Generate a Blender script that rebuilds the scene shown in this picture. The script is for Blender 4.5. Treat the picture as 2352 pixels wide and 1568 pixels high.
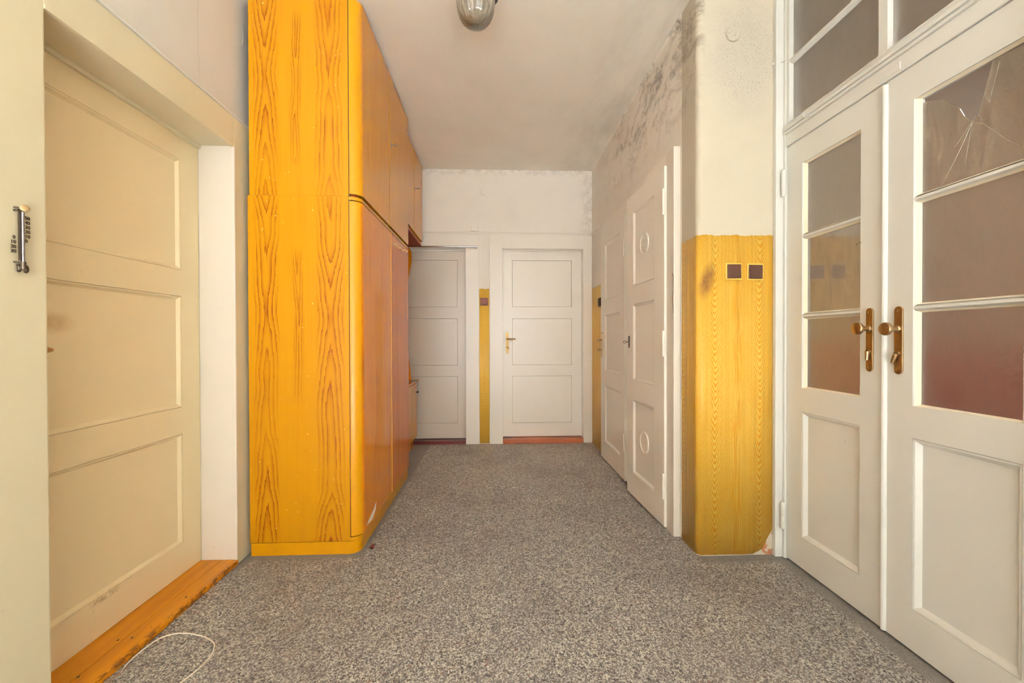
import bpy, bmesh, math, random
from mathutils import Vector, Matrix
random.seed(7)
for _o in list(bpy.data.objects):
    bpy.data.objects.remove(_o, do_unlink=True)
SC = bpy.context.scene
COL = SC.collection
PI = math.pi

# ------------------------------------------------------------------ camera
def make_camera():
    yaw, pitch, roll = map(math.radians, (2.335, .446, -.153))
    F = Vector((math.sin(yaw) * math.cos(pitch), math.cos(yaw) * math.cos(pitch), -math.sin(pitch)))
    r0 = Vector((math.cos(yaw), -math.sin(yaw), 0))
    u0 = r0.cross(F)
    R = math.cos(roll) * r0 + math.sin(roll) * u0
    U = -math.sin(roll) * r0 + math.cos(roll) * u0
    cd = bpy.data.cameras.new('camera')
    cd.sensor_width = 36
    cd.lens = 940 / 2352 * 36
    cd.clip_start = .02
    o = bpy.data.objects.new('camera', cd)
    COL.objects.link(o)
    m = Matrix((R, U, -F)).transposed().to_4x4()
    m.translation = (0, 0, 1.10)
    o.matrix_world = m
    SC.camera = o
make_camera()

# ------------------------------------------------------------------ light
SC.view_settings.view_transform = 'Standard'
SC.view_settings.look = 'None'
SC.view_settings.gamma = 1
SC.view_settings.use_curve_mapping = False
SC.view_settings.exposure = 0.97
W = bpy.data.worlds.new('daylight')
SC.world = W
W.use_nodes = True
W.node_tree.nodes['Background'].inputs[0].default_value = (.85, .92, 1, 1)
W.node_tree.nodes['Background'].inputs[1].default_value = 2.3

def area(name, loc, rot, sx, sy, power, color):
    l = bpy.data.lights.new(name, 'AREA')
    l.shape = 'RECTANGLE'
    l.size, l.size_y = sx, sy
    l.energy = power
    l.color = color
    o = bpy.data.objects.new(name, l)
    o.location = loc
    o.rotation_euler = rot
    COL.objects.link(o)
    return o
# daylight through the big window in the wall behind the camera
area('window_daylight', (.15, -4.18, 1.62), (PI / 2, 0, 0), 2.1, 1.7, 22, (.87, .935, .98))
_sun = bpy.data.lights.new('sun', 'SUN')
_sun.energy = 960
_sun.angle = math.radians(.6)
_sun.color = (.835, .925, .99)
_so = bpy.data.objects.new('sun', _sun)
_so.rotation_euler = (math.radians(90 - 46), 0, math.radians(4))
COL.objects.link(_so)
SC.cycles.diffuse_bounces = 7
# unseen fill lamp added to brighten the stairwell beyond the glazed doors
area('stairwell_fill', (3.0, .4, 2.75), (0, 0, 0), 1.2, 1.2, 25, (1, .97, .93))

# ------------------------------------------------------------------ node helpers
def srgb(r, g, b):
    f = lambda c: (c / 255 / 12.92) if c / 255 <= .04045 else ((c / 255 + .055) / 1.055) ** 2.4
    return (f(r), f(g), f(b), 1)

class NT:
    def __init__(s, name):
        s.mat = bpy.data.materials.new(name)
        s.mat.use_nodes = True
        s.t = s.mat.node_tree
        s.b = s.t.nodes['Principled BSDF']
        s.out = s.t.nodes['Material Output']
    def n(s, typ, **kw):
        o = s.t.nodes.new(typ)
        for k, v in kw.items():
            setattr(o, k, v)
        return o
    def put(s, sock, v):
        if isinstance(v, bpy.types.NodeSocket):
            s.t.links.new(v, sock)
        else:
            sock.default_value = v
    def m(s, op, a, b=0.0, c=0.0, clamp=False):
        o = s.n('ShaderNodeMath', operation=op, use_clamp=clamp)
        for i, v in enumerate((a, b, c)):
            s.put(o.inputs[i], v)
        return o.outputs[0]
    def pos(s):
        g = s.n('ShaderNodeNewGeometry')
        x = s.n('ShaderNodeSeparateXYZ')
        s.t.links.new(g.outputs['Position'], x.inputs[0])
        return g.outputs['Position'], x.outputs[0], x.outputs[1], x.outputs[2]
    def uv(s):
        g = s.n('ShaderNodeUVMap')
        x = s.n('ShaderNodeSeparateXYZ')
        s.t.links.new(g.outputs[0], x.inputs[0])
        return x.outputs[0], x.outputs[1]
    def vec(s, x, y, z):
        o = s.n('ShaderNodeCombineXYZ')
        for i, v in enumerate((x, y, z)):
            s.put(o.inputs[i], v)
        return o.outputs[0]
    def scale(s, v, sc):
        o = s.n('ShaderNodeVectorMath', operation='MULTIPLY')
        s.put(o.inputs[0], v)
        o.inputs[1].default_value = sc
        return o.outputs[0]
    def noise(s, v, scale=5, detail=3, rough=.5, dist=0):
        o = s.n('ShaderNodeTexNoise')
        s.put(o.inputs['Vector'], v)
        o.inputs['Scale'].default_value = scale
        o.inputs['Detail'].default_value = detail
        o.inputs['Roughness'].default_value = rough
        o.inputs['Distortion'].default_value = dist
        return o.outputs['Fac']
    def voro(s, v, scale, feature='F1', rnd=1):
        o = s.n('ShaderNodeTexVoronoi', feature=feature)
        s.put(o.inputs['Vector'], v)
        o.inputs['Scale'].default_value = scale
        o.inputs['Randomness'].default_value = rnd
        return o
    def ramp(s, f, stops, interp='LINEAR'):
        o = s.n('ShaderNodeValToRGB')
        o.color_ramp.interpolation = interp
        el = o.color_ramp.elements
        while len(el) < len(stops):
            el.new(.5)
        for e, (p, c) in zip(el, stops):
            e.position = p
            e.color = c if len(c) == 4 else (*c, 1)
        s.put(o.inputs[0], f)
        return o.outputs[0]
    def step(s, f, a, b):
        o = s.n('ShaderNodeMapRange', interpolation_type='SMOOTHSTEP')
        s.put(o.inputs[0], f)
        o.inputs[1].default_value = a
        o.inputs[2].default_value = b
        return o.outputs[0]
    def mix(s, f, a, b, blend='MIX'):
        o = s.n('ShaderNodeMix', data_type='RGBA', blend_type=blend)
        s.put(o.inputs[0], f)
        s.put(o.inputs[6], a)
        s.put(o.inputs[7], b)
        return o.outputs[2]
    def bump(s, h, strength=.2, dist=.002):
        o = s.n('ShaderNodeBump')
        o.inputs['Strength'].default_value = strength
        o.inputs['Distance'].default_value = dist
        s.put(o.inputs['Height'], h)
        s.t.links.new(o.outputs[0], s.b.inputs['Normal'])
    def done(s, col, rough=.5, metal=0, spec=.5):
        s.put(s.b.inputs['Base Color'], col)
        s.put(s.b.inputs['Roughness'], rough)
        s.put(s.b.inputs['Metallic'], metal)
        s.b.inputs['Specular IOR Level'].default_value = spec
        return s.mat

# ------------------------------------------------------------------ materials
def paint(name, rgb, rough=.32, worn=(.72, .66, .55), amount=.5, streak=.6, stain=None):
    k = NT(name)
    p, x, y, z = k.pos()
    big = k.noise(p, 1.3, 3, .6)
    st = k.noise(k.scale(p, (90, 90, 3)), 1, 3, .6)
    c = srgb(*rgb)
    d = (c[0] * worn[0], c[1] * worn[1], c[2] * worn[2], 1)
    col = k.mix(k.m('MULTIPLY', k.step(big, .45, .8), amount * .35), c, d)
    sp = k.step(k.noise(p, 38, 2, .5), .73, .80)
    col = k.mix(k.m('MULTIPLY', sp, amount * .35), col, (.25, .2, .15, 1))
    if stain:
        dy = k.m('SUBTRACT', y, stain[0])
        dz = k.m('MULTIPLY', k.m('SUBTRACT', z, stain[1]), 1.9)
        q = k.m('SQRT', k.m('ADD', k.m('MULTIPLY', dy, dy), k.m('MULTIPLY', dz, dz)))
        q = k.m('MULTIPLY', k.step(q, stain[2], .01), k.m('ADD', .3, k.noise(p, 30, 3, .6)))
        col = k.mix(k.m('MULTIPLY', q, .6), col, srgb(150, 104, 40))
        sc = k.m('MULTIPLY', k.step(k.m('ABSOLUTE', k.m('SUBTRACT', z, .16)), .02, .004), k.step(k.m('ABSOLUTE', k.m('SUBTRACT', y, 1.55)), .07, .02))
        sc = k.m('MULTIPLY', sc, k.step(k.noise(p, 45, 3, .7), .42, .6))
        col = k.mix(k.m('MULTIPLY', sc, .6), col, srgb(110, 84, 48))
    k.bump(st, streak * .25, .0015)
    return k.done(col, rough)

def plaster(name, rgb, mode=None):
    k = NT(name)
    p, x, y, z = k.pos()
    c = srgb(*rgb)
    big = k.noise(p, 1.6, 4, .6)
    col = k.mix(k.m('MULTIPLY', k.step(big, .42, .78), .22), c, (c[0] * .72, c[1] * .68, c[2] * .62, 1))
    if mode == 'right':
        # mould in the upper corner of the passage wall, sooty smears and fine specks
        up = k.step(z, 2.15, 2.62)
        sm = k.noise(k.scale(p, (1.0, 2.2, 3.4)), 2.2, 5, .68, .6)
        fine = k.noise(k.scale(p, (8, 22, 26)), 1, 4, .75)
        smear = k.m('MULTIPLY', k.step(sm, .42, .64), k.step(fine, .28, .60))
        near = k.step(y, 4.3, 2.4)
        side = k.step(x, 1.06, 1.03)
        a = k.m('MULTIPLY', k.m('MULTIPLY', smear, up), k.m('MULTIPLY', near, side))
        col = k.mix(k.m('MULTIPLY', a, .85), col, srgb(104, 92, 78))
        # speckled patch on the pier face
        dx = k.m('SUBTRACT', x, 1.24)
        dz = k.m('MULTIPLY', k.m('SUBTRACT', z, 2.52), .62)
        r = k.m('SQRT', k.m('ADD', k.m('MULTIPLY', dx, dx), k.m('MULTIPLY', dz, dz)))
        msk = k.m('MULTIPLY', k.step(k.m('ADD', r, k.m('MULTIPLY', k.noise(p, 7, 4, .6), .14)), .31, .15), k.step(y, 2.06, 2.03))
        dots = k.step(k.noise(p, 130, 3, .7), .53, .64)
        dots2 = k.step(k.noise(p, 75, 2, .5), .68, .74)
        dd = k.m('ADD', k.m('MULTIPLY', dots, .45), k.m('MULTIPLY', dots2, .6), clamp=True)
        col = k.mix(k.m('MULTIPLY', k.m('ADD', k.m('MULTIPLY', dd, .85), .16), msk), col, srgb(92, 95, 102))
        # knocked off paint down at the door frame
        q = k.m('MULTIPLY', k.step(z, .17, .13), k.step(k.noise(p, 30, 3, .6), .5, .55))
        q = k.m('MULTIPLY', q, k.step(x, 1.345, 1.352))
        col = k.mix(k.m('MULTIPLY', q, .85), col, srgb(140, 78, 34))
    if mode == 'left':
        w = k.m('MULTIPLY', k.m('SUBTRACT', k.noise(k.scale(p, (1, 1, 9)), 1, 4, .6), .5), .05)
        ln = k.m('ABSOLUTE', k.m('SUBTRACT', y, k.m('ADD', w, 1.835)))
        cr = k.m('MULTIPLY', k.step(ln, .0022, .0008), k.step(z, 2.2, 2.27))
        col = k.mix(k.m('MULTIPLY', cr, .3), col, srgb(120, 105, 90))
    if mode == 'back':
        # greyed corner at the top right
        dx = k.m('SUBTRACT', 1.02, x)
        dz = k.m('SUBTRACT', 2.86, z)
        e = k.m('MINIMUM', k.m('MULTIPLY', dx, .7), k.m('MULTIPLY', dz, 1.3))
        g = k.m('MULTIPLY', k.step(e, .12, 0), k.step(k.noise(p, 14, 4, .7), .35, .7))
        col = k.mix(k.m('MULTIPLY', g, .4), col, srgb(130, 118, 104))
    if mode == 'ceil':
        g = k.m('MULTIPLY', k.step(x, .35, 1.05), k.step(k.noise(k.scale(p, (2.2, .8, 1)), 1.4, 5, .65), .36, .7))
        col = k.mix(k.m('MULTIPLY', g, .30), col, srgb(140, 125, 105))
    h = k.m('ADD', k.noise(p, 26, 5, .65), k.m('MULTIPLY', k.noise(p, 3.5, 2, .5), 1.5))
    k.bump(h, .22, .006)
    return k.done(col, .85, 0, .25)

def terrazzo():
    k = NT('terrazzo')
    p, x, y, z = k.pos()
    warp = k.scale(p, (1, 1, 1))
    v = k.voro(warp, 122)
    ve = k.voro(warp, 122, 'DISTANCE_TO_EDGE')
    sx = k.n('ShaderNodeSeparateColor')
    k.t.links.new(v.outputs['Color'], sx.inputs[0])
    chip = k.ramp(sx.outputs[0], [
        (0, srgb(44, 41, 40)), (.13, srgb(92, 84, 80)), (.22, srgb(130, 118, 112)),
        (.38, srgb(158, 146, 135)), (.50, srgb(222, 210, 188)), (.72, srgb(243, 232, 210)),
        (.90, srgb(168, 152, 132)), (.955, srgb(142, 92, 78))], 'CONSTANT')
    size = k.m('MULTIPLY', sx.outputs[1], .22)
    mat_c = k.mix(k.noise(p, 220, 2, .6), srgb(122, 113, 107), srgb(168, 157, 147))
    col = k.mix(k.step(k.m('SUBTRACT', ve.outputs['Distance'], size), -.02, .05), mat_c, chip)
    v2 = k.voro(k.scale(p, (1, 1, 1)), 240)
    s2 = k.n('ShaderNodeSeparateColor')
    k.t.links.new(v2.outputs['Color'], s2.inputs[0])
    small = k.ramp(s2.outputs[0], [(0, srgb(50, 46, 44)), (.16, srgb(128, 116, 108)), (.5, srgb(226, 214, 192))], 'CONSTANT')
    col = k.mix(k.m('MULTIPLY', k.step(s2.outputs[1], .50, .54), .85), col, small)
    # grime trodden into the far end and along the edges
    g = k.noise(p, 1.7, 4, .6)
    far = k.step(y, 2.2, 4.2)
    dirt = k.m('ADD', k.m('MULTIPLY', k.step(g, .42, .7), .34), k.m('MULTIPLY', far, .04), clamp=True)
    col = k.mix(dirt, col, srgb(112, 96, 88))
    # darker worn patch by the double doors
    pd = k.m('MULTIPLY', k.step(x, .7, 1.2), k.step(k.m('ABSOLUTE', k.m('SUBTRACT', y, 1.55)), .5, .2))
    col = k.mix(k.m('MULTIPLY', pd, .22), col, srgb(60, 55, 52))
    # plain cement strips at the doors, the pier and the left wall
    wob = k.m('MULTIPLY', k.m('SUBTRACT', k.noise(p, 16, 3, .6), .5), .05)
    xs = k.m('ADD', x, wob)
    ys = k.m('ADD', y, wob)
    a = k.m('MULTIPLY', k.step(xs, 1.375, 1.395), k.step(y, 2.02, 2.0))
    b = k.m('MULTIPLY', k.step(xs, 1.0, 1.03), k.step(ys, 1.93, 1.97))
    c = k.m('MULTIPLY', k.step(xs, -1.205, -1.225), k.step(y, 1.9, 2.05))
    d = k.m('MULTIPLY', k.step(xs, -.66, -.68), k.step(ys, 2.05, 2.09))
    cem = k.m('MAXIMUM', k.m('MAXIMUM', a, b), k.m('MAXIMUM', c, d))
    cc = k.mix(k.noise(p, 160, 3, .7), srgb(112, 104, 96), srgb(158, 148, 136))
    col = k.mix(k.m('MULTIPLY', cem, .85), col, cc)
    col = k.mix(1.0, col, k.mix(far, (.64, .69, .76, 1), (1.0, 1.04, 1.12, 1)), 'MULTIPLY')  # far end lightened in the colour to offset the light falling off
    k.bump(k.m('ADD', sx.outputs[2], k.noise(p, 60, 2)), .08, .001)
    return k.done(col, k.m('ADD', k.m('MULTIPLY', g, .3), .38), 0, .4)

def cathedral(name, base, mid, dark, cols, spread=.062):
    """flat-sawn veneer: nested flame figures up a few columns (position x / z)"""
    k = NT(name)
    p, x, y, z = k.pos()
    fine = k.noise(k.scale(p, (150, 150, 2.2)), 1, 3, .6)
    broad = k.noise(k.scale(p, (16, 16, .9)), 1, 3, .6)
    col = k.mix(k.m('MULTIPLY', k.step(fine, .45, .75), .35), base, mid)
    col = k.mix(k.m('MULTIPLY', k.step(broad, .5, .72), .5), col, mid)
    jag = k.m('MULTIPLY', k.m('SUBTRACT', k.noise(k.scale(p, (190, 190, 9)), 1, 3, .7), .5), .75)
    zc = k.m('ADD', 1.17, k.m('MULTIPLY', k.m('GREATER_THAN', z, 1.824), 1.20))
    zd = k.m('SUBTRACT', z, zc)
    fold = k.m('MULTIPLY', k.m('SQRT', k.m('ADD', k.m('MULTIPLY', zd, zd), .006)), -1)
    for i, (xc, w, a, rise, amt, reach) in enumerate(cols):
        wob = k.m('MULTIPLY', k.m('SUBTRACT', k.noise(k.vec(0.37 * i, 0, k.m('MULTIPLY', z, 2.1)), 1, 2, .5), .5), .05)
        d = k.m('DIVIDE', k.m('ABSOLUTE', k.m('SUBTRACT', x, k.m('ADD', wob, xc))), w)
        hyp = k.m('SQRT', k.m('ADD', k.m('MULTIPLY', d, d), .05))
        lo = k.m('MULTIPLY', k.noise(k.vec(3.1 * i, 0, k.m('MULTIPLY', z, 1.4)), 1, 2, .5), 5.5)
        t = k.m('ADD', k.m('ADD', k.m('MULTIPLY', fold, a), k.m('MULTIPLY', hyp, rise)), k.m('ADD', lo, jag))
        fr = k.m('FRACT', t)
        line = k.ramp(fr, [(0, (0, 0, 0)), (.42, (.08, .08, .08)), (.80, (.48, .48, .48)), (.92, (1, 1, 1)), (.975, (.9, .9, .9)), (1, (0, 0, 0))])
        msk = k.m('MULTIPLY', k.step(d, 1.25, .75), k.step(k.m('ABSOLUTE', zd), reach, reach * .75))
        gate = k.step(k.noise(k.vec(7.7 * i, .4, k.m('MULTIPLY', z, 2.6)), 1, 2, .5), .30, .52)
        f = k.m('MULTIPLY', k.m('MULTIPLY', line, msk), k.m('MULTIPLY', k.m('ADD', k.m('MULTIPLY', gate, .5), .5), amt))
        col = k.mix(f, col, dark)
    chips = k.step(k.noise(p, 55, 2, .5), .765, .785)
    col = k.mix(k.m('MULTIPLY', chips, .6), col, srgb(245, 215, 160))
    k.bump(fine, .05, .001)
    m = k.done(col, .34, 0, .2)
    return m

def veneer(name, base, dark, rough=.16, spec=.6, stretch=(70, 70, 1.6), amt=.8):
    k = NT(name)
    p, x, y, z = k.pos()
    a = k.noise(k.scale(p, stretch), 1, 4, .65)
    b = k.noise(k.scale(p, (9, 9, .7)), 1, 3, .6)
    c = k.noise(k.scale(p, (34, 34, 2.6)), 1, 2, .5)
    col = k.mix(k.m('MULTIPLY', k.step(a, .45, .72), amt * .55), base, dark)
    col = k.mix(k.m('MULTIPLY', k.step(b, .45, .7), amt * .5), col, dark)
    col = k.mix(k.m('MULTIPLY', k.step(c, .63, .74), amt * .6), col, (dark[0] * .6, dark[1] * .5, dark[2] * .5, 1))
    k.bump(a, .04, .001)
    return k.done(col, rough, 0, spec)

def combed(name, strength=1.0, cols=(.36, .59), dull=0.0, gain=1.0):
    """dado painted and combed to look like wood: V figures (uv: metres along the wall, height)"""
    k = NT(name)
    u, v = k.uv()
    p, x, y, z = k.pos()
    wob = k.m('MULTIPLY', k.m('SUBTRACT', k.noise(k.vec(0, 0, k.m('MULTIPLY', v, 1.7)), 1, 2), .5), .03)
    uu = k.m('ADD', u, wob)
    half = (cols[1] - cols[0])
    # distance to the nearest comb stroke centre
    q = k.m('DIVIDE', k.m('SUBTRACT', uu, cols[0]), half)
    fr = k.m('ABSOLUTE', k.m('SUBTRACT', q, k.m('ROUND', q)))
    d = k.m('MULTIPLY', fr, half)
    hyp = k.m('SQRT', k.m('ADD', k.m('MULTIPLY', d, d), .00028))
    jit = k.m('MULTIPLY', k.m('SUBTRACT', k.noise(k.vec(k.m('MULTIPLY', u, 60), 0, k.m('MULTIPLY', v, 22)), 1, 3, .6), .5), 1.5)
    lo = k.m('MULTIPLY', k.noise(k.vec(k.m('MULTIPLY', u, 5), 0, k.m('MULTIPLY', v, 2)), 1, 2), 3.0)
    t = k.m('ADD', k.m('SUBTRACT', k.m('MULTIPLY', v, 31), k.m('MULTIPLY', hyp, 150)), k.m('ADD', jit, lo))
    s = k.m('ADD', k.m('MULTIPLY', k.m('SINE', k.m('MULTIPLY', t, 2 * PI)), .5), .5)
    plain_l = k.step(k.noise(k.vec(k.m('MULTIPLY', uu, 330), 3, k.m('MULTIPLY', v, 4.5)), 1, 2, .6), .34, .60)
    s = k.m('ADD', k.m('MULTIPLY', s, k.step(d, .108, .078)), k.m('MULTIPLY', plain_l, k.step(d, .078, .108)))
    patch = k.noise(k.vec(k.m('MULTIPLY', u, 14), 1, k.m('MULTIPLY', v, 5)), 1, 3, .6)
    f = k.m('MULTIPLY', k.step(s, .25, .85), k.m('ADD', .55, k.m('MULTIPLY', patch, .6)), clamp=True)
    light = k.mix(patch, srgb(186, 161, 80), srgb(181, 146, 52))
    dark = srgb(171, 115, 4)
    col = k.mix(k.m('MULTIPLY', f, strength), light, dark)
    # one worn greasy spot where hands brushed past
    dx = k.m('SUBTRACT', u, .205)
    dz = k.m('MULTIPLY', k.m('SUBTRACT', v, 1.385), .42)
    tilt = k.m('SUBTRACT', dx, k.m('MULTIPLY', k.m('SUBTRACT', v, 1.385), .22))
    r = k.m('SQRT', k.m('ADD', k.m('MULTIPLY', tilt, tilt), k.m('MULTIPLY', dz, dz)))
    sp = k.m('MULTIPLY', k.step(r, .05, .012), k.m('ADD', .35, k.noise(p, 40, 3, .7)))
    col = k.mix(k.m('MULTIPLY', sp, 1.0 * dull), col, srgb(112, 76, 40))
    ft = k.m('MULTIPLY', k.step(v, .10, 0), k.step(k.noise(p, 18, 3, .6), .38, .62))
    col = k.mix(k.m('MULTIPLY', ft, .35), col, srgb(170, 110, 60))
    col = k.mix(1.0, col, (gain, gain * .97, gain * .9, 1), 'MULTIPLY')
    k.bump(s, .06, .001)
    return k.done(col, .42, 0, .3)

def sill_paint():
    k = NT('ochre_floor_paint')
    p, x, y, z = k.pos()
    a = k.noise(k.scale(p, (30, 2, 30)), 1, 4, .65)
    col = k.mix(k.m('MULTIPLY', k.step(a, .4, .75), .7), srgb(176, 112, 4), srgb(150, 86, 2))
    e = k.m('MULTIPLY', k.step(x, -1.275, -1.258), k.step(k.noise(k.scale(p, (60, 26, 60)), 1, 4, .7), .47, .56))
    col = k.mix(k.m('MULTIPLY', e, .8), col, srgb(84, 46, 14))
    sp = k.step(k.noise(p, 34, 2, .5), .74, .77)
    col = k.mix(k.m('MULTIPLY', sp, .6), col, srgb(92, 58, 26))
    k.bump(a, .1, .001)
    return k.done(col, .4, 0, .35)

def metal(name, rgb, rough=.3, worn=.3):
    k = NT(name)
    p, x, y, z = k.pos()
    c = srgb(*rgb)
    f = k.m('MULTIPLY', k.step(k.noise(p, 60, 3, .6), .4, .75), worn)
    return k.done(k.mix(f, c, (c[0] * .5, c[1] * .45, c[2] * .4, 1)), rough, 1)

def plain(name, rgb, rough=.5, spec=.5, var=.2):
    k = NT(name)
    p, x, y, z = k.pos()
    c = srgb(*rgb)
    f = k.m('MULTIPLY', k.step(k.noise(p, 25, 3, .6), .4, .75), var)
    return k.done(k.mix(f, c, (c[0] * .6, c[1] * .58, c[2] * .55, 1)), rough, 0, spec)

def glass(name, rough, tint=(.93, .9, .86), dust=0.0, bump=0.0):
    k = NT(name)
    p, x, y, z = k.pos()
    b = k.b
    b.inputs['Base Color'].default_value = (*tint, 1)
    b.inputs['Transmission Weight'].default_value = 1
    b.inputs['Roughness'].default_value = rough
    b.inputs['IOR'].default_value = 1.45
    b.inputs['Coat Weight'].default_value = 1
    b.inputs['Coat IOR'].default_value = 1.6
    b.inputs['Coat Roughness'].default_value = .012
    if bump:
        h = k.noise(p, 55, 2, .5, 1.2)
        k.bump(h, bump, .004)
    if dust:
        d = k.n('ShaderNodeBsdfDiffuse')
        d.inputs[0].default_value = srgb(196, 184, 164)
        st = k.noise(k.scale(p, (3, 9, 2.5)), 2.2, 5, .7, 1.4)
        sp = k.step(k.noise(p, 130, 2, .5), .70, .78)
        f = k.m('ADD', k.m('MULTIPLY', k.step(st, .35, .75), dust), k.m('MULTIPLY', sp, dust * .8), clamp=True)
        mx = k.n('ShaderNodeMixShader')
        k.put(mx.inputs[0], f)
        k.t.links.new(b.outputs[0], mx.inputs[1])
        k.t.links.new(d.outputs[0], mx.inputs[2])
        k.t.links.new(mx.outputs[0], k.out.inputs[0])
    return k.mat

M = {}
M['wall_r'] = plaster('plaster_mouldy', (233, 228, 218), 'right')
M['pier'] = plaster('plaster_pier', (181, 171, 152), 'right')
M['wall_l'] = plaster('plaster_cracked', (208, 204, 195), 'left')
M['wall_b'] = plaster('plaster_back', (238, 233, 225), 'back')
M['ceil'] = plaster('plaster_ceiling', (241, 235, 225), 'ceil')
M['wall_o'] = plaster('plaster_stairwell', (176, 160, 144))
M['floor'] = terrazzo()
M['white'] = paint('white_enamel', (212, 211, 205))
M['white_j'] = paint('white_enamel_lining', (214, 206, 194))
M['white_g'] = paint('shaded_white_enamel', (210, 199, 186), .25)  # white leaf with the hall stand's shade put into its colour
M['white_p'] = paint('white_enamel_passage', (233, 227, 215))
M['white_b'] = paint('white_enamel_far', (237, 232, 223), .28)
M['cream'] = paint('cream_enamel', (202, 193, 164), .35)
M['cream_d'] = paint('cream_door_enamel', (213, 197, 159), .38, stain=(1.40, 1.155, .085))
M['putty'] = paint('cracked_putty', (232, 222, 200), .6, amount=1.0)
M['oak_end'] = cathedral('grained_end_panel', srgb(158, 107, 4), srgb(151, 93, 2), srgb(107, 43, 2),
    [(-1.155, .056, 4.6, 2.9, 1.0, 9), (-.838, .064, 4.2, 3.1, 1.0, 9), (-1.0, .024, 2.6, 2.2, .9, .42)])
M['oak_edge'] = veneer('yellow_bent_edge', srgb(171, 117, 4), srgb(156, 101, 2), .28, .25, (60, 60, 60), .4)
M['oak_front'] = veneer('amber_front', srgb(188, 114, 6), srgb(160, 80, 3), .14, .26)
M['oak_red'] = veneer('reddish_front', srgb(180, 100, 8), srgb(150, 68, 4), .14, .26)
M['oak_top'] = veneer('ochre_front', srgb(184, 124, 10), srgb(168, 104, 6), .22, .26, amt=.5)
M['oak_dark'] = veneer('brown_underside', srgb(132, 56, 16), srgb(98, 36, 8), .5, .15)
M['oak_strip'] = plain('orange_lipping', (236, 158, 18), .35)
M['comb'] = combed('combed_dado', 1.0, (.245, .475), 1.0)
M['comb_far'] = combed('combed_dado_far', .6, (.05, .30), 0, 1.5)  # gain brightens this far copy's colour where less light reaches
M['sill'] = sill_paint()
M['sill_red'] = plain('oxblood_paint', (88, 26, 26), .3)
M['sill_or'] = plain('terracotta_paint', (158, 84, 48), .35)
M['brass'] = metal('old_brass', (168, 142, 106), .36, .25)
M['brass_b'] = metal('bright_brass', (158, 130, 84), .5)
M['iron'] = metal('dark_iron', (92, 82, 72), .42)
M['chrome'] = metal('chrome_tube', (190, 186, 184), .18, .1)
M['bakelite'] = plain('brown_bakelite', (62, 37, 26), .4, .25)
M['bakelite_r'] = plain('reddish_bakelite', (96, 46, 32), .45, .2)
M['sw_frame'] = plain('yellow_switch_frame', (212, 166, 72), .4)
M['cable'] = plain('white_cable', (226, 216, 200), .45)
M['dust'] = plain('dust_fluff', (150, 128, 108), .9)
M['black'] = plain('black_plastic', (22, 20, 19), .3)
M['gap'] = plain('painted_gap_shade', (48, 30, 16), .8)  # brown that paints shade into the door gaps and keyhole
M['frost'] = glass('frosted_glass', .42, (.90, .86, .81), .10, .12)
M['clear'] = glass('clear_glass', .10, (.92, .90, .86), .10)
M['dusty'] = glass('dusty_glass', .40, (.90, .86, .80), .34, .10)
M['crack'] = plain('glass_fracture', (158, 148, 132), .3)
M['lampglass'] = glass('pressed_lamp_glass', .16, (.92, .89, .83), .45)
M['tube'] = metal('grey_tube', (150, 146, 150), .3)
M['splinter'] = plain('bare_wood', (232, 190, 130), .8)
M['red_dado'] = plain('rust_red_dado', (166, 100, 94), .5)

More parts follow.
